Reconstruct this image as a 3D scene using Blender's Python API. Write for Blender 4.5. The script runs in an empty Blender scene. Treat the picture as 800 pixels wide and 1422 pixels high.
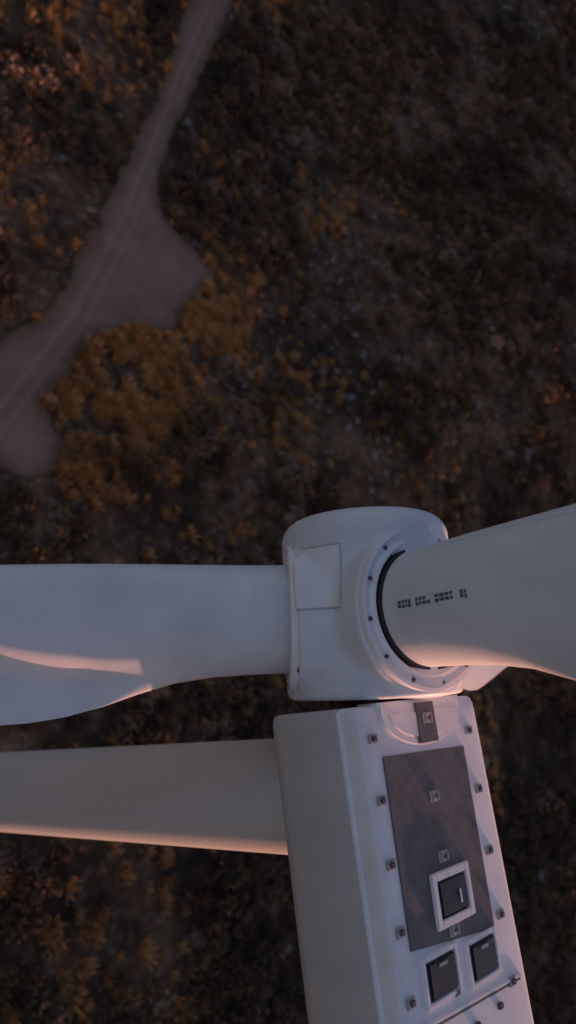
import bpy, bmesh, math, random
import numpy as np
from mathutils import Vector, Matrix, noise
random.seed(7); rng=np.random.default_rng(7)
H=80.0
scene=bpy.context.scene
def N_(nt,t,**kw):
    n=nt.nodes.new(t)
    for k,v in kw.items():
        if k in n.inputs: n.inputs[k].default_value=v
        else: setattr(n,k,v)
    return n
def ramp(nt,src,stops):
    r=nt.nodes.new('ShaderNodeValToRGB'); nt.links.new(src,r.inputs['Fac'])
    e=r.color_ramp.elements
    while len(e)<len(stops): e.new(.5)
    for el,(p,c) in zip(e,stops):
        el.position=p; el.color=(list(c)+[1]) if hasattr(c,'__len__') else (c,c,c,1)
    return r.outputs['Color']
def mix(nt,f,a,b,mode='MIX'):
    m=nt.nodes.new('ShaderNodeMix'); m.data_type='RGBA'; m.blend_type=mode
    if isinstance(f,(int,float)): m.inputs[0].default_value=f
    else: nt.links.new(f,m.inputs[0])
    for i,x in ((6,a),(7,b)):
        if hasattr(x,'is_linked') or hasattr(x,'links'): nt.links.new(x,m.inputs[i])
        else: m.inputs[i].default_value=list(x)+[1]
    return m.outputs[2]
def mat(name,col,rough=0.5,var=0.1,scale=3.0,stretch=None,bump=0):
    m=bpy.data.materials.new(name); m.use_nodes=True
    nt=m.node_tree; b=nt.nodes['Principled BSDF']; b.inputs['Roughness'].default_value=rough
    tc=nt.nodes.new('ShaderNodeTexCoord'); src=tc.outputs['Object']
    if stretch:
        mp=N_(nt,'ShaderNodeMapping'); mp.inputs['Scale'].default_value=stretch; nt.links.new(src,mp.inputs[0]); src=mp.outputs[0]
    n=N_(nt,'ShaderNodeTexNoise',Scale=scale,Detail=8.0,Roughness=.6)
    nt.links.new(src,n.inputs['Vector'])
    c=ramp(nt,n.outputs['Fac'],[(.3,[x*(1-var) for x in col]),(.7,col)])
    nt.links.new(c,b.inputs['Base Color'])
    r=ramp(nt,n.outputs['Fac'],[(.3,min(1,rough+.12)),(.7,rough)]); nt.links.new(r,b.inputs['Roughness'])
    if bump:
        bp=N_(nt,'ShaderNodeBump',Strength=bump,Distance=.02); nt.links.new(n.outputs['Fac'],bp.inputs['Height']); nt.links.new(bp.outputs[0],b.inputs['Normal'])
    return m
M_white=mat('white_gelcoat',(.75,.77,.80),.40,.18,.7)
M_top=mat('nacelle_top_paint',(.82,.82,.83),.48,.14,1.2)
M_tower=mat('tower_paint',(.60,.58,.56),.5,.12,.5,(1,1,.15))
M_side=mat('nacelle_side_shade_tone',(.54,.51,.49),.5,.12,1.0,(1,1,.4))  # nacelle sides darker and warmer: their shade is put into the colour
M_grey=mat('grey_antislip',(.14,.14,.148),.7,.35,2.5,bump=.3)
M_black=mat('black_rubber',(.012,.012,.015),.3,.3,4)
M_dark=mat('dark_fitting',(.10,.10,.11),.5,.3,6)
M_seam=mat('seam_grey',(.38,.38,.39),.6,.2,5)
M_mark=mat('stencil_grey',(.16,.16,.18),.6,.6,14)
turb=bpy.data.objects.new('wind_turbine',None); scene.collection.objects.link(turb)
def addobj(name,verts,faces,m,parent=turb,smooth=True,angle=35):
    me=bpy.data.meshes.new(name); me.from_pydata([tuple(v) for v in verts],[],[tuple(f) for f in faces]); me.validate()
    bm=bmesh.new(); bm.from_mesh(me); bmesh.ops.recalc_face_normals(bm,faces=bm.faces); bm.to_mesh(me); bm.free()
    if smooth:
        me.shade_smooth(); me.set_sharp_from_angle(angle=math.radians(angle))
    me.materials.append(m)
    o=bpy.data.objects.new(name,me); scene.collection.objects.link(o)
    if parent: o.parent=parent
    return o
def box(name,c,s,m,bev=.02,rot=0,seg=2):
    bm=bmesh.new(); bmesh.ops.create_cube(bm,size=1)
    for v in bm.verts: v.co=Vector((v.co.x*s[0],v.co.y*s[1],v.co.z*s[2]))
    if bev: bmesh.ops.bevel(bm,geom=bm.edges[:],offset=bev,segments=seg,affect='EDGES')
    me=bpy.data.meshes.new(name); bm.to_mesh(me); bm.free(); me.materials.append(m)
    o=bpy.data.objects.new(name,me); scene.collection.objects.link(o); o.parent=turb; o.location=c; o.rotation_euler[2]=rot
    return o
def prism(name,pts,z0,z1,m,bev=.02):
    bm=bmesh.new(); vs=[bm.verts.new((x,y,z0)) for x,y in pts]; f=bm.faces.new(vs)
    r=bmesh.ops.extrude_face_region(bm,geom=[f]); 
    for v in r['geom']:
        if isinstance(v,bmesh.types.BMVert): v.co.z=z1
    bmesh.ops.recalc_face_normals(bm,faces=bm.faces)
    if bev: bmesh.ops.bevel(bm,geom=[e for e in bm.edges if all(abs(v.co.z-z1)<1e-5 for v in e.verts)],offset=bev,segments=2,affect='EDGES')
    me=bpy.data.meshes.new(name); bm.to_mesh(me); bm.free(); me.materials.append(m)
    me.shade_smooth(); me.set_sharp_from_angle(angle=math.radians(30))
    o=bpy.data.objects.new(name,me); scene.collection.objects.link(o); o.parent=turb
    return o
def lathe(name,prof,m,frame,n=96,parent=turb):
    vs=[];fs=[]
    for (r,h) in prof:
        for i in range(n):
            a=2*math.pi*i/n; vs.append(frame@Vector((r*math.cos(a),r*math.sin(a),h)))
    for j in range(len(prof)-1):
        for i in range(n):
            fs.append((j*n+i,j*n+(i+1)%n,(j+1)*n+(i+1)%n,(j+1)*n+i))
    return addobj(name,vs,fs,m,parent)
# ---------------- tower
ty=-3.97
fr=Matrix.Translation((0.05,ty,0))
def tr(z): return 2.2-(z/76.5)*(2.2-1.31)
prof=[]
for z in [0,20,40,58,78]:
    if z in(20,40,58):
        prof+= [(tr(z),z-.1),(tr(z)+.03,z-.08),(tr(z)+.03,z+.08),(tr(z),z+.1)]
    else: prof.append((tr(z),z))
lathe('tower',prof,M_tower,fr)
lathe('foundation',[(0.01,.25),(2.9,.25),(3.1,.1),(3.1,-1)],mat('concrete',(.35,.34,.32),.9),fr)
box('tower_door',(0.05,ty-2.2,1.6),(.95,.14,2.1),M_side,.04)
for i in range(5): box('door_step',(0.05,ty-2.55-.28*i,.95-.2*i),(1.1,.27,.05),M_dark,.01)
# ---------------- nacelle shell
half=[(0,1.0),(1.0,.995),(1.86,.985),(1.98,.96),(2.06,.9),(2.10,.8),(2.12,.56),(2.14,.53),(2.2,.52),(2.22,.47),(2.26,-.2),(2.28,-1.0),(2.2,-1.25),(2.0,-1.5),(1.5,-2.0),(1.2,-2.1),(0,-2.15)]
prof=half+[(-x,z) for x,z in half[-2:0:-1]]
secs=[(-2.10,.88),(-2.12,.94),(-2.17,.975),(-2.28,.995),(-2.5,1)]+[(-y,1) for y in (4,6,8,9.5)]+[(-10.6,.97),(-10.9,.9),(-11,.8)]
def nx(y): return .11+.042*(-y-2.1)
vs=[];fs=[];n=len(prof)
for y,k in secs:
    ins=(1-k)*1.2
    for x,z in prof:
        vs.append((nx(y)+x*(1-ins/2.2), y, H+ -.5+(z+.5)*(1-ins/1.6)))
for j in range(len(secs)-1):
    for i in range(n): fs.append((j*n+i,j*n+(i+1)%n,(j+1)*n+(i+1)%n,(j+1)*n+i))
fs.append(tuple(range(n))); fs.append(tuple(range((len(secs)-1)*n,len(secs)*n)))
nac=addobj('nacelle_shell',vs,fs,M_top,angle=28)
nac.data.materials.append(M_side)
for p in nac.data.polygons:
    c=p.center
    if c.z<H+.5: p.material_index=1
zt=H+1.0
prism('antislip_panel',[(-1.43,-3.05),(-1.36,-6.33),(1.41,-6.66),(1.35,-3.13)],zt-.02,zt+.022,M_grey,.005)
for i in range(5):
    for sx,y0,dy in((-1.66+.03*i,-2.7,1.09),(1.66+.02*i,-2.83,1.22)):
        box('anchor_base',(sx,y0-dy*i,zt+.01),(.24,.17,.05),M_seam,.01)
        box('anchor_lug',(sx,y0-dy*i,zt+.04),(.13,.1,.08),M_dark,.02)
for x,y in((-.2,-7.3),(1.15,-7.95),(-.9,-7.9),(.3,-8.0)):
    box('anchor_lug',(x,y,zt+.03),(.16,.11,.08),M_dark,.02)
box('rear_seam',(.25,-7.6,zt+.0),(3.7,.07,.06),M_top,.02,-.05)
box('rear_seam_gap',(.25,-7.66,zt-.002),(3.65,.05,.02),M_dark,0,-.05)
def frame(cx,cy,w,h,t,z,m,name):
    box(name,(cx-w/2+t/2,cy,z),(t,h,.1),m,.02); box(name,(cx+w/2-t/2,cy,z),(t,h,.1),m,.02)
    box(name,(cx,cy-h/2+t/2,z+.002),(w-2*t,t,.1),m,.02); box(name,(cx,cy+h/2-t/2,z+.002),(w-2*t,t,.1),m,.02)
frame(.1,-5.75,1.28,.95,.15,zt+.04,M_top,'hatch_frame')
box('hatch_lid',(.1,-5.75,zt+.05),(.92,.64,.08),M_black,.04,0,3)
box('hatch_handle',(.28,-5.8,zt+.11),(.05,.24,.03),M_top,.01)
for x,y in((-.58,-6.92),(.83,-7.02)):
    frame(x,y,1.12,.82,.1,zt+.01,M_top,'skylight_frame')
    box('skylight',(x,y,zt+.03),(.9,.64,.1),M_black,.06,0,3)
    box('skylight_handle',(x,y+.2,zt+.095),(.26,.06,.03),M_seam,.01)
for y in(-2.45,-3.95,-5.05,-6.33):
    z=zt+(.14 if y>-3 else .03)
    for dx in(-.09,.09):
        box('tie_off_bracket',(dx,y,z+.03),(.05,.17,.05),M_seam,.01)
    box('tie_off_plate',(0,y,z+.0),(.3,.2,.02),M_side,.005)
    box('tie_off_pin',(0,y,z+.045),(.12,.04,.04),M_dark,.01)
def halfround(rx_,ry_,y0): 
    return [(.02+rx_*math.cos(a),y0-ry_*math.sin(a)) for a in np.linspace(0,math.pi,40)]
prism('front_half_round_cover',[(-1.4,-2.06)]+halfround(1.42,.72,-2.26)[::-1]+[(1.44,-2.06)],zt-.5,zt+.05,M_top,.04)
prism('front_half_round_top',halfround(1.2,.57,-2.28),zt+.03,zt+.085,M_top,.04)
prism('front_cover_panel',[(-.28,-2.13),(-.30,-2.92),(.33,-2.92),(.31,-2.13)],zt+.04,zt+.12,M_grey,.01)
# ---------------- rotor
rotor=Matrix.Translation((0,0,H))@Matrix.Rotation(math.radians(4.5),4,'X')
YO=-.19
th0=[228.7,348.7,108.7]
def bdir(t): t=math.radians(t); return Vector((math.sin(t),0,math.cos(t)))
def sd(P):
    def rc(rho,h,R,Hh,rr):
        q0=rho-R+rr; q1=np.abs(h)-Hh+rr
        return np.hypot(np.maximum(q0,0),np.maximum(q1,0))+np.minimum(np.maximum(q0,q1),0)-rr
    y=P[:,1]; rho=np.hypot(P[:,0],P[:,2])
    d=rc(rho,y-.06,1.90,1.97,np.where(y>0,.5,.10))
    Q=P.copy(); Q[:,1]-=YO
    for t in th0:
        b=np.array(bdir(t)); h=Q@b; rh=np.linalg.norm(Q-h[:,None]*b,axis=1)
        d2=rc(rh,h,1.74,1.74,.07); d2=np.where(h<0,1e3,d2)
        k=.12; hh=np.clip(.5+.5*(d-d2)/k,0,1); d=d*(1-hh)+d2*hh-k*hh*(1-hh)
    return d
bm=bmesh.new(); bmesh.ops.create_icosphere(bm,subdivisions=7,radius=1)
D=np.array([v.co[:] for v in bm.verts]); D/=np.linalg.norm(D,axis=1)[:,None]
lo=np.zeros(len(D)); hi=np.full(len(D),4.0)
for _ in range(24):
    mid=(lo+hi)/2; ins=sd(D*mid[:,None])<0; lo=np.where(ins,mid,lo); hi=np.where(ins,hi,mid)
for v,p in zip(bm.verts,D*lo[:,None]): v.co=rotor@Vector(p)
me=bpy.data.meshes.new('hub'); bm.to_mesh(me); bm.free(); me.shade_smooth(); me.set_sharp_from_angle(angle=math.radians(50)); me.materials.append(M_white)
o=bpy.data.objects.new('hub',me); scene.collection.objects.link(o); o.parent=turb
def hubpatch(name,ta,tb,ya,yb,off,m,nt=24,ny=24):
    T,Y=np.meshgrid(np.radians(np.linspace(ta,tb,nt)),np.linspace(ya,yb,ny),indexing='ij'); T=T.ravel();Y=Y.ravel()
    lo=np.zeros(len(T)); hi=np.full(len(T),3.5)
    for _ in range(24):
        mid=(lo+hi)/2; P=np.stack([np.sin(T)*mid,Y,np.cos(T)*mid],1); ins=sd(P)<0; lo=np.where(ins,mid,lo); hi=np.where(ins,hi,mid)
    vs=[]
    for i in range(nt):
        for j in range(ny):
            k=i*ny+j; r=lo[k]+(off if 0<i<nt-1 and 0<j<ny-1 or off<.012 else -.02)
            vs.append(rotor@Vector((math.sin(T[k])*r,Y[k],math.cos(T[k])*r)))
    fs=[(i*ny+j,i*ny+j+1,(i+1)*ny+j+1,(i+1)*ny+j) for i in range(nt-1) for j in range(ny-1)]
    return addobj(name,vs,fs,m,angle=60)
M_seam_shade=mat('seam_shade_grey',(.52,.52,.54),.6,.2,5)
hubpatch('spinner_panel_shade_outline',265.5,294.5,-.12,1.22,.010,M_seam_shade)  # darker seam outline round the panel, crease shading put into the colour
hubpatch('spinner_access_panel',266,294,-.1,1.2,.055,M_top,60,60)
hubpatch('spinner_seam',257,257.5,-1.8,1.6,.006,M_seam_shade,2,40)
hubpatch('spinner_vent',262,266,-1.35,-1.2,.03,M_dark,6,6)
lathe('shaft_seal',[(.95,-2.5),(.95,-1.7)],M_black,Matrix.Translation((0,0,H))@Matrix.Rotation(math.radians(-90),4,'X'))
S_=[0,.6,1.2,2.0,2.8,3.6,4.4,5.2,6,7,8,10,13,17,22,28,34,40,43,44.5,45]
LE=[1.2,1.2,1.21,1.23,1.25,1.27,1.29,1.30,1.3,1.3,1.28,1.2,1.07,.93,.82,.7,.58,.45,.33,.18,.04]
TE=[1.2,1.2,1.21,1.25,1.36,1.58,1.85,2.05,2.16,2.2,2.15,2.0,1.75,1.5,1.25,1.0,.78,.52,.34,.18,.04]
TH=[1.2,1.2,1.18,1.12,1.07,1.03,1.01,1.0,.99,.95,.80,.50,.35,.27,.21,.16,.12,.09,.06,.04,.02]
def sm(x): x=min(1,max(0,x)); return x*x*(3-2*x)
def blade_pt(s,t,off=0):
    le=np.interp(s,S_,LE); te=np.interp(s,S_,TE); th=np.interp(s,S_,TH)
    w=sm((s-.8)/4.2)
    c=le+te; x=(1-math.cos(t))/2
    yc=le-c*x; circ=math.sin(t)*th
    yt=(.2969*math.sqrt(max(x,0))-.126*x-.3516*x*x+.2843*x**3-.1015*x**4)/.1001/2*th*2*.5
    q=np.clip((s-3.6)/3.2,0,1); x0=.70-.25*q
    if math.sin(t)>=0: air=yt*(1-.92*sm((x-x0)/(.20+.04*q)))
    else: air=-yt
    xx=circ*(1-w)+air*w
    if off: xx+= off if math.sin(t)>=0 else -off
    tw=math.radians(12)*w*math.exp(-s/25)
    return xx*math.cos(tw)+yc*math.sin(tw), -xx*math.sin(tw)+yc*math.cos(tw)
def bframe(t):
    e=bdir(t); et=Vector((math.cos(math.radians(t)),0,-math.sin(math.radians(t)))); y=Vector((0,1,0))
    cone=math.radians(1.3); e2=(e*math.cos(cone)+y*math.sin(cone)); y2=(y*math.cos(cone)-e*math.sin(cone))
    m=Matrix(((et.x,y2.x,e2.x,0),(et.y,y2.y,e2.y,YO),(et.z,y2.z,e2.z,0),(0,0,0,1)))
    return rotor@m
for k,t in enumerate(th0):
    F=bframe(t); N=200
    ss=np.interp(np.linspace(0,1,180),np.linspace(0,1,len(S_)),S_)
    vs=[];fs=[]
    for s in ss:
        for i in range(N):
            x,y=blade_pt(s,2*math.pi*i/N); vs.append(F@Vector((x,y,1.55+s)))
    for j in range(len(ss)-1):
        for i in range(N): fs.append((j*N+i,j*N+(i+1)%N,(j+1)*N+(i+1)%N,(j+1)*N+i))
    fs.append(tuple(range((len(ss)-1)*N,len(ss)*N)))
    addobj('blade_%d'%(k+1),vs,fs,M_white,angle=60)
    lathe('pitch_collar_%d'%(k+1),[(1.70,1.6),(1.695,1.8),(1.67,1.86),(1.61,1.87),(1.57,1.82),(1.47,1.82),(1.44,1.86),(1.37,1.88),(1.33,1.84),(1.33,1.6)],M_top,F,160)
    lathe('root_seal_%d'%(k+1),[(1.38,1.76),(1.29,1.80),(1.25,1.87),(1.19,1.87)],M_black,F,160)
    for i in range(12):
        a=2*math.pi*(i+.3)/12; p=F@Vector((1.52*math.cos(a),1.52*math.sin(a),1.83))
        o=box('collar_bolt',p,(.08,.08,.08),M_dark,.02)
    def strip(name,s0,s1,t0,t1,m,off=.004,ns=30,n2=5):
        vs=[];fs=[]
        for i in range(ns):
            for j in range(n2):
                s=s0+(s1-s0)*i/(ns-1); tt=t0+(t1-t0)*j/(n2-1); x,y=blade_pt(s,tt,off); vs.append(F@Vector((x,y,1.55+s)))
        for i in range(ns-1):
            for j in range(n2-1): fs.append((i*n2+j,i*n2+j+1,(i+1)*n2+j+1,(i+1)*n2+j))
        return addobj(name,vs,fs,m)
    strip('edge_tape_joint',1.0,30,-.62,-.612,M_seam,.004,120)
    for a,b in((.75,1.1),(1.2,1.52),(1.62,1.98),(2.12,2.25)):
        q=a
        while q<b-.03:
            wd=random.uniform(.05,.10)
            for (u0,u1) in((-1.54,-1.595),(-1.605,-1.66)):
                if random.random()<.9: strip('stencil_character',q,min(b,q+wd),u0,u1-random.uniform(-.01,.006),M_mark,.004,3,3)
            q+=wd+.015
# ---------------- terrain
def hills(x,y):
    x=np.asarray(x,float); y=np.asarray(y,float)
    x0=92+.12*np.maximum(0,y-60)
    cap=np.clip(11+ .55*(y+10),11,150)
    d=np.maximum(0,x-x0)
    h=cap*(1-np.exp(-(d*.36+ d*d*.0006)/cap))
    h+= np.minimum(d/60,1)*np.minimum(cap/40,1)*(4*np.sin(x*.031+y*.017)+3*np.sin(y*.043-x*.021+1))
    return h
POLY=[(12,14),(23.3,35.4),(27.4,33.1),(31.2,35.2),(32.9,40.7),(29.8,45.3),(31.3,48.6),(35.5,56.2),(40.8,61.9),(50.2,65.2),(53.4,67.1),(59.6,74.8),(65.7,83.8),(54.8,90.5),(52.2,93.3),(54.0,105.5),(59.3,119.8),(67.5,139.6),(78.9,169.1),(92,205),(118,270),(112,273),(85,208),(71.5,172),(62.0,150),(55.1,124.6),(46.5,101.1),(38.6,81.0),(32.5,66.3),(29.5,60.6),(23.0,54.5),(10,44),(-12,38),(-14,8),(-8,-12),(10,-12)]
PA=np.array(POLY)
def sdpoly(X,Y):
    ins=np.zeros(X.shape,bool); dmin=np.full(X.shape,1e9)
    n=len(PA)
    for i in range(n):
        x1,y1=PA[i];x2,y2=PA[(i+1)%n]
        dx,dy=x2-x1,y2-y1
        t=np.clip(((X-x1)*dx+(Y-y1)*dy)/(dx*dx+dy*dy),0,1)
        dmin=np.minimum(dmin,np.hypot(X-x1-t*dx,Y-y1-t*dy))
        c=((y1>Y)!=(y2>Y))
        with np.errstate(divide='ignore',invalid='ignore'):
            xi=(x2-x1)*(Y-y1)/(y2-y1)+x1
        ins^= c&(X<xi)
    return np.where(ins,dmin,-dmin)+.35
def vnoise(X,Y,sc,seed):
    r=np.random.default_rng(seed).random((256,256))
    x=X*sc+1000; y=Y*sc+1000; xi=np.floor(x).astype(int); yi=np.floor(y).astype(int); fx=x-xi; fy=y-yi
    fx=fx*fx*(3-2*fx); fy=fy*fy*(3-2*fy)
    g=lambda a,b: r[a%256,b%256]
    return (g(xi,yi)*(1-fx)+g(xi+1,yi)*fx)*(1-fy)+(g(xi,yi+1)*(1-fx)+g(xi+1,yi+1)*fx)*fy
def fbm(X,Y,sc,seed,o=4):
    s=0;a=1;t=0
    for i in range(o): s=s+a*vnoise(X,Y,sc*2**i,seed+i); t+=a; a*=.5
    return s/t
def axis(lo,hi,step,far):
    c=list(np.arange(lo,hi+.1,step)); st=step; a=hi
    while a<far: st*=1.12; a+=st; c.append(a)
    st=step; a=lo
    while a>-far: st*=1.12; a-=st; c.insert(0,a)
    return np.array(c)
ax=axis(-20,330,1.0,9000); ay=axis(-110,420,1.25,9000)
X,Y=np.meshgrid(ax,ay,indexing='ij')
sdv=sdpoly(X,Y)
rough=(fbm(X,Y,.22,3,3)-.45)*1.3+(fbm(X,Y,.05,9,3)-.5)*2.0
Z=hills(X,Y)+rough*np.clip((-sdv)/6,0,1)
Z=np.where(sdv>-1.5,np.minimum(Z,0)-.12,Z)
def grid_mesh(name,X,Y,Z,keep=None):
    nx_,ny_=X.shape
    co=np.stack([X,Y,Z],-1).reshape(-1,3)
    I=np.arange(nx_*ny_).reshape(nx_,ny_)
    F=np.stack([I[:-1,:-1],I[1:,:-1],I[1:,1:],I[:-1,1:]],-1).reshape(-1,4)
    if keep is not None:
        kc=(keep[:-1,:-1]&keep[1:,:-1]&keep[1:,1:]&keep[:-1,1:]).ravel(); F=F[kc]
        used=np.unique(F); mp=-np.ones(len(co),int); mp[used]=np.arange(len(used)); co=co[used]; F=mp[F]
    else: used=None
    me=bpy.data.meshes.new(name); me.vertices.add(len(co)); me.vertices.foreach_set('co',co.ravel())
    me.loops.add(F.size); me.loops.foreach_set('vertex_index',F.ravel()); me.polygons.add(len(F))
    me.polygons.foreach_set('loop_start',np.arange(0,F.size,4)); me.update(calc_edges=True); me.shade_smooth()
    o=bpy.data.objects.new(name,me); scene.collection.objects.link(o); return o,used
ground,_=grid_mesh('ground',X,Y,Z)
def veg_nodes(nt,pos):
    big=N_(nt,'ShaderNodeTexNoise',Scale=.022,Detail=4.0,Roughness=.55); nt.links.new(pos,big.inputs['Vector'])
    mid=N_(nt,'ShaderNodeTexNoise',Scale=.12,Detail=5.0,Roughness=.6); nt.links.new(pos,mid.inputs['Vector'])
    return big.outputs['Fac'],mid.outputs['Fac']
mg=bpy.data.materials.new('scrubland_soil'); mg.use_nodes=True; nt=mg.node_tree; b=nt.nodes['Principled BSDF']; b.inputs['Roughness'].default_value=.95; b.inputs['Specular IOR Level'].default_value=.1
geo=nt.nodes.new('ShaderNodeNewGeometry'); pos=geo.outputs['Position']
big,mid=veg_nodes(nt,pos)
fine=N_(nt,'ShaderNodeTexNoise',Scale=.5,Detail=8.0,Roughness=.72); nt.links.new(pos,fine.inputs['Vector'])
cA=ramp(nt,mid,[(.35,(.035,.021,.013)),(.5,(.12,.066,.036)),(.65,(.28,.155,.075))])
cB=ramp(nt,fine.outputs['Fac'],[(.36,(.022,.014,.010)),(.52,(.12,.072,.046)),(.66,(.38,.26,.19))])
c=mix(nt,.5,cA,cB)
c=mix(nt,ramp(nt,big,[(.47,.0),(.62,.65)]),c,(.032,.021,.016))
nt.links.new(c,b.inputs['Base Color'])
bp=N_(nt,'ShaderNodeBump',Strength=.8,Distance=.4); nt.links.new(fine.outputs['Fac'],bp.inputs['Height']); nt.links.new(bp.outputs[0],b.inputs['Normal'])
ground.data.materials.append(mg)
# dirt road
rx=np.arange(-16,122,.35); ry=np.arange(-14,276,.35); RX,RY=np.meshgrid(rx,ry,indexing='ij')
d=sdpoly(RX,RY)+(fbm(RX,RY,.35,21,4)-.5)*2.4
CL=np.array([(4,5),(16,28),(26,46),(36,63),(46,87),(52.5,106),(61,132),(69,153),(75,171),(89,207),(115,271)],float)
best=np.full(RX.shape,1e9); lat=np.zeros(RX.shape)
for i in range(len(CL)-1):
    a=CL[i]; bq=CL[i+1]; v=bq-a; L=np.hypot(*v); t=np.clip(((RX-a[0])*v[0]+(RY-a[1])*v[1])/L**2,0,1)
    dd=np.hypot(RX-a[0]-t*v[0],RY-a[1]-t*v[1]); cr=((RX-a[0])*v[1]-(RY-a[1])*v[0])/L
    m_=dd<best; best=np.where(m_,dd,best); lat=np.where(m_,np.sign(cr)*dd,lat)
rut=np.exp(-((np.abs(lat)-1.0)/.35)**2)+.6*np.exp(-((np.abs(lat-.6)-2.0)/.3)**2)
RZ=-.02+.05*fbm(RX,RY,.5,5,3)-.05*rut+.06*np.exp(-(lat/.5)**2)
road,used=grid_mesh('dirt_road',RX,RY,RZ,d>0)
at=road.data.attributes.new('rut','FLOAT','POINT'); at.data.foreach_set('value',rut.ravel()[used].astype(np.float32))
at=road.data.attributes.new('edge','FLOAT','POINT'); at.data.foreach_set('value',np.clip(d.ravel()[used]/2.5,0,1).astype(np.float32))
mr=bpy.data.materials.new('dirt_road_gravel'); mr.use_nodes=True; nt=mr.node_tree; b=nt.nodes['Principled BSDF']; b.inputs['Roughness'].default_value=.95; b.inputs['Specular IOR Level'].default_value=.1
geo=nt.nodes.new('ShaderNodeNewGeometry'); pos=geo.outputs['Position']
f1=N_(nt,'ShaderNodeTexNoise',Scale=.12,Detail=8.0,Roughness=.65); nt.links.new(pos,f1.inputs['Vector'])
f2=N_(nt,'ShaderNodeTexNoise',Scale=3.0,Detail=6.0,Roughness=.7); nt.links.new(pos,f2.inputs['Vector'])
c=ramp(nt,f1.outputs['Fac'],[(.3,(.19,.108,.08)),(.7,(.36,.215,.165))])
c=mix(nt,.35,c,ramp(nt,f2.outputs['Fac'],[(.3,(.11,.062,.046)),(.7,(.42,.26,.20))]))
ra=N_(nt,'ShaderNodeAttribute',attribute_name='rut'); rm=N_(nt,'ShaderNodeMath',operation='MULTIPLY'); nt.links.new(ra.outputs['Fac'],rm.inputs[0]); rm.inputs[1].default_value=.3
c=mix(nt,rm.outputs[0],c,(.44,.29,.22))
ea=N_(nt,'ShaderNodeAttribute',attribute_name='edge')
c=mix(nt,ea.outputs['Fac'],(.16,.095,.055),c)
nt.links.new(c,b.inputs['Base Color'])
bp=N_(nt,'ShaderNodeBump',Strength=.5,Distance=.1); nt.links.new(f2.outputs['Fac'],bp.inputs['Height']); nt.links.new(bp.outputs[0],b.inputs['Normal'])
road.data.materials.append(mr)
# ---------------- shrubs / grass / rocks
def leafmat(name,stops,dark=.6):
    m=bpy.data.materials.new(name); m.use_nodes=True; nt=m.node_tree; b=nt.nodes['Principled BSDF']; b.inputs['Roughness'].default_value=.9; b.inputs['Specular IOR Level'].default_value=.1
    geo=nt.nodes.new('ShaderNodeNewGeometry'); big,mid=veg_nodes(nt,geo.outputs['Position'])
    oi=nt.nodes.new('ShaderNodeObjectInfo'); ad=N_(nt,'ShaderNodeMath',operation='MULTIPLY_ADD'); nt.links.new(oi.outputs['Random'],ad.inputs[0]); ad.inputs[1].default_value=.5
    sb=N_(nt,'ShaderNodeMath',operation='SUBTRACT'); nt.links.new(mid,sb.inputs[0]); sb.inputs[1].default_value=.25; nt.links.new(sb.outputs[0],ad.inputs[2])
    c=ramp(nt,ad.outputs[0],stops)
    c=mix(nt,ramp(nt,big,[(.45,.0),(.60,dark)]),c,(.06,.038,.03))
    nt.links.new(c,b.inputs['Base Color']); return m
M_shrub=leafmat('shrub_leaves',[(.1,(.05,.032,.02)),(.4,(.12,.076,.042)),(.65,(.23,.14,.08)),(.9,(.40,.29,.23))])
M_grass=leafmat('dry_grass',[(.1,(.34,.17,.06)),(.5,(.60,.31,.11)),(.9,(.66,.38,.17))],.1)
M_rock=mat('rock',(.34,.27,.24),.9,.6,.8)
def cmesh(name,vs,fs,m):
    me=bpy.data.meshes.new(name); me.from_pydata(vs,[],fs); me.materials.append(m); return bpy.data.objects.new(name,me)
colS=bpy.data.collections.new('shrub_variants'); colG=bpy.data.collections.new('grass_variants'); colR=bpy.data.collections.new('rock_variants')
for k in range(8):
    vs=[];fs=[]
    lob=[(random.uniform(-.55,.55),random.uniform(-.55,.55),random.uniform(.2,.6),random.uniform(.2,.5)) for _ in range(6)]
    for i in range(170):
        l=random.choice(lob); v=Vector((random.gauss(0,1),random.gauss(0,1),random.gauss(0,1)+.3)).normalized()*l[3]*random.uniform(.6,1.15)
        c=Vector((l[0],l[1],l[2]*.9))+v
        if c.z<0: c.z=random.uniform(0,.1)
        a=Vector((random.gauss(0,1),random.gauss(0,1),random.gauss(0,.5))).normalized()*random.uniform(.06,.15)
        bb=a.cross(Vector((random.gauss(0,1),random.gauss(0,1),random.gauss(0,1)))).normalized()*random.uniform(.04,.11)
        j=len(vs); vs+=[c-a,c+bb,c+a,c-bb]; fs.append((j,j+1,j+2,j+3))
    colS.objects.link(cmesh('shrub_%d'%k,vs,fs,M_shrub))
for k in range(4):
    vs=[];fs=[]
    for i in range(60):
        a=random.uniform(0,6.28); r=random.uniform(0,.5); c=Vector((math.cos(a)*r,math.sin(a)*r,0)); t=c*random.uniform(.3,1)+Vector((random.gauss(0,.12),random.gauss(0,.12),random.uniform(.3,.7)))
        s=Vector((-math.sin(a),math.cos(a),0))*random.uniform(.04,.08); j=len(vs); vs+=[c-s,c+s,c+t+s*.4,c+t-s*.4]; fs.append((j,j+1,j+2,j+3))
    colG.objects.link(cmesh('grass_tuft_%d'%k,vs,fs,M_grass))
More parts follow.
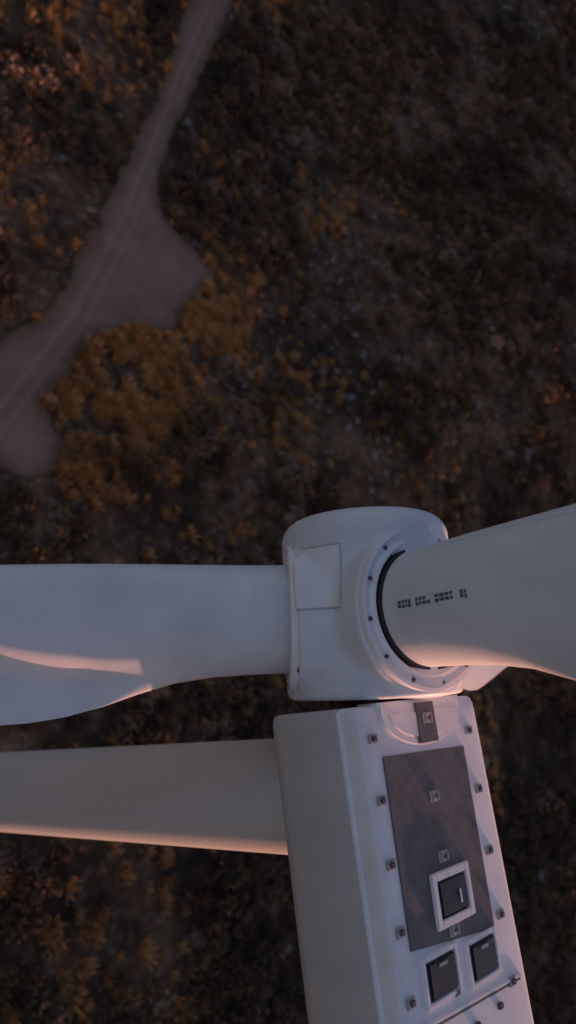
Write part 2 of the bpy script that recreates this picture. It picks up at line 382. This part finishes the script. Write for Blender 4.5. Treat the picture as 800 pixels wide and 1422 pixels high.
for k in range(6):
    bm=bmesh.new(); bmesh.ops.create_icosphere(bm,subdivisions=2,radius=.5)
    pl=[(Vector((random.gauss(0,1),random.gauss(0,1),random.gauss(0,1))).normalized(),random.uniform(.2,.45)) for _ in range(9)]
    for v in bm.verts:
        for n_,d_ in pl:
            e=v.co.dot(n_)-d_
            if e>0: v.co-=n_*e
        v.co.z*=.5; v.co.x*=1.5
    me=bpy.data.meshes.new('rock_%d'%k); bm.to_mesh(me); bm.free(); me.materials.append(M_rock); colR.objects.link(bpy.data.objects.new('rock_%d'%k,me))
def scatter(name,coll,P,S,rz=None):
    me=bpy.data.meshes.new(name); me.vertices.add(len(P)); me.vertices.foreach_set('co',np.asarray(P,np.float32).ravel())
    a=me.attributes.new('sc','FLOAT','POINT'); a.data.foreach_set('value',np.asarray(S,np.float32))
    if rz is None: rz=rng.random(len(P))*6.28
    a=me.attributes.new('rz','FLOAT','POINT'); a.data.foreach_set('value',rz.astype(np.float32))
    o=bpy.data.objects.new(name,me); scene.collection.objects.link(o)
    g=bpy.data.node_groups.new(name,'GeometryNodeTree'); g.interface.new_socket('Geometry',in_out='INPUT',socket_type='NodeSocketGeometry'); g.interface.new_socket('Geometry',in_out='OUTPUT',socket_type='NodeSocketGeometry')
    gi=g.nodes.new('NodeGroupInput'); go=g.nodes.new('NodeGroupOutput'); ip=g.nodes.new('GeometryNodeInstanceOnPoints'); ci=g.nodes.new('GeometryNodeCollectionInfo')
    ci.inputs['Collection'].default_value=coll; ci.inputs['Separate Children'].default_value=True; ci.inputs['Reset Children'].default_value=True
    ip.inputs['Pick Instance'].default_value=True
    ri=g.nodes.new('FunctionNodeRandomValue'); ri.data_type='INT'; ri.inputs[4].default_value=0; ri.inputs[5].default_value=len(coll.objects)-1
    s1=g.nodes.new('GeometryNodeInputNamedAttribute'); s1.data_type='FLOAT'; s1.inputs[0].default_value='sc'
    s2=g.nodes.new('GeometryNodeInputNamedAttribute'); s2.data_type='FLOAT'; s2.inputs[0].default_value='rz'
    cx=g.nodes.new('ShaderNodeCombineXYZ'); L=g.links.new
    L(s2.outputs[0],cx.inputs[2]); L(gi.outputs[0],ip.inputs['Points']); L(ci.outputs[0],ip.inputs['Instance']); L(ri.outputs[2],ip.inputs['Instance Index']); L(cx.outputs[0],ip.inputs['Rotation']); L(s1.outputs[0],ip.inputs['Scale']); L(ip.outputs[0],go.inputs[0])
    md=o.modifiers.new('scatter','NODES'); md.node_group=g
    return o
def hgt(x,y):
    i=np.clip(np.searchsorted(ax,x)-1,0,len(ax)-2); j=np.clip(np.searchsorted(ay,y)-1,0,len(ay)-2)
    u=(x-ax[i])/(ax[i+1]-ax[i]); v=(y-ay[j])/(ay[j+1]-ay[j])
    return (Z[i,j]*(1-u)+Z[i+1,j]*u)*(1-v)+(Z[i,j+1]*(1-u)+Z[i+1,j+1]*u)*v
def pts(n,x0,x1,y0,y1,dens,margin=.4):
    x=rng.uniform(x0,x1,n); y=rng.uniform(y0,y1,n)
    k=(rng.random(n)<dens(x,y))&(sdpoly(x,y)+(fbm(x,y,.35,21,4)-.5)*2.4<-margin)
    x=x[k];y=y[k]; return np.stack([x,y,hgt(x,y)-.05],1)
dn=lambda x,y: np.clip((fbm(x,y,.05,31,4)-.38)*4.5,0.05,1)
P=pts(38000,14,330,-100,400,dn,.9); S=rng.uniform(1.2,3.2,len(P))*np.where(rng.random(len(P))<.15,1.5,1)*(.75+.25*np.clip(P[:,0]/150,0,1.4)); S=np.minimum(S,.9+np.maximum(0,-sdpoly(P[:,0],P[:,1]))*.5); scatter('shrubs',colS,P,S)
def blob(x,y,cx,cy,r): return np.exp(-((x-cx)**2+(y-cy)**2)/r**2)
dg=lambda x,y: np.clip((blob(x,y,34,50,4.5)+blob(x,y,41,58,5)+blob(x,y,49,61,4)+.9*blob(x,y,62,73,6)+.6*blob(x,y,36,37,5)+.5*blob(x,y,48,50,9)+.4*blob(x,y,70,86,5))*2.2*np.clip((fbm(x,y,.25,77,3)-.33)*4,0,1)+.07*np.clip((fbm(x,y,.06,41,3)-.4)*4,0,1),0,1)
P=pts(60000,20,130,-40,200,dg,-.3); scatter('dry_grass',colG,P,rng.uniform(.8,2.1,len(P)))
dr=lambda x,y: np.clip((fbm(x,y,.06,51,4)-.46)*5,0,1)*np.clip((x-45)/50,.08,1)
P=pts(24000,20,330,-100,400,dr); scatter('rocks',colR,P,rng.uniform(.4,1.1,len(P))*np.where(rng.random(len(P))<.25,2.2,1),rng.normal(.6,.5,len(P)))
# ---------------- camera
cam=bpy.data.objects.new('camera',bpy.data.cameras.new('camera')); scene.collection.objects.link(cam); scene.camera=cam
f=950.
Dv=Vector((-973,380,f)).normalized(); Nv=Vector((-389,-2945,f)); Nv=(Nv-Nv.dot(Dv)*Dv).normalized(); Lv=Dv.cross(Nv)
R=Vector((Lv.x,Nv.x,-Dv.x)); U=-Vector((Lv.y,Nv.y,-Dv.y)); B=-Vector((Lv.z,Nv.z,-Dv.z))
cp=Vector((-12.203,-2.068,89.757))
cam.matrix_world=Matrix(((R.x,U.x,B.x,cp.x),(R.y,U.y,B.y,cp.y),(R.z,U.z,B.z,cp.z),(0,0,0,1)))
cam.data.sensor_fit='VERTICAL'; cam.data.sensor_height=36; cam.data.lens=24.05; cam.data.clip_end=20000
cam.data.dof.use_dof=True; cam.data.dof.focus_distance=14.0; cam.data.dof.aperture_fstop=.22
# ---------------- light
SAZ=143; SEL=3.2
w=bpy.data.worlds.new('World'); scene.world=w; w.use_nodes=True
wt=w.node_tree
sky=wt.nodes.new('ShaderNodeTexSky'); sky.sky_type='NISHITA'; sky.sun_disc=False; sky.sun_elevation=math.radians(SEL); sky.sun_rotation=math.radians(SAZ); sky.ozone_density=1.8
bg=wt.nodes['Background']; tint=mix(wt,1.0,sky.outputs[0],(1.2,.94,1.04),'MULTIPLY'); wt.links.new(tint,bg.inputs[0]); bg.inputs[1].default_value=.275
sl=bpy.data.lights.new('sun','SUN'); sl.energy=4.4; sl.angle=math.radians(.5); sl.color=(1,.44,.31)
so=bpy.data.objects.new('sun',sl); scene.collection.objects.link(so); so.location=(60,-80,120)
az=math.radians(SAZ); el=math.radians(SEL)
to=Vector((math.sin(az)*math.cos(el),math.cos(az)*math.cos(el),math.sin(el)))
so.rotation_euler=to.to_track_quat('Z','Y').to_euler()
scene.view_settings.view_transform='Standard'; scene.view_settings.look='None'; scene.view_settings.exposure=0
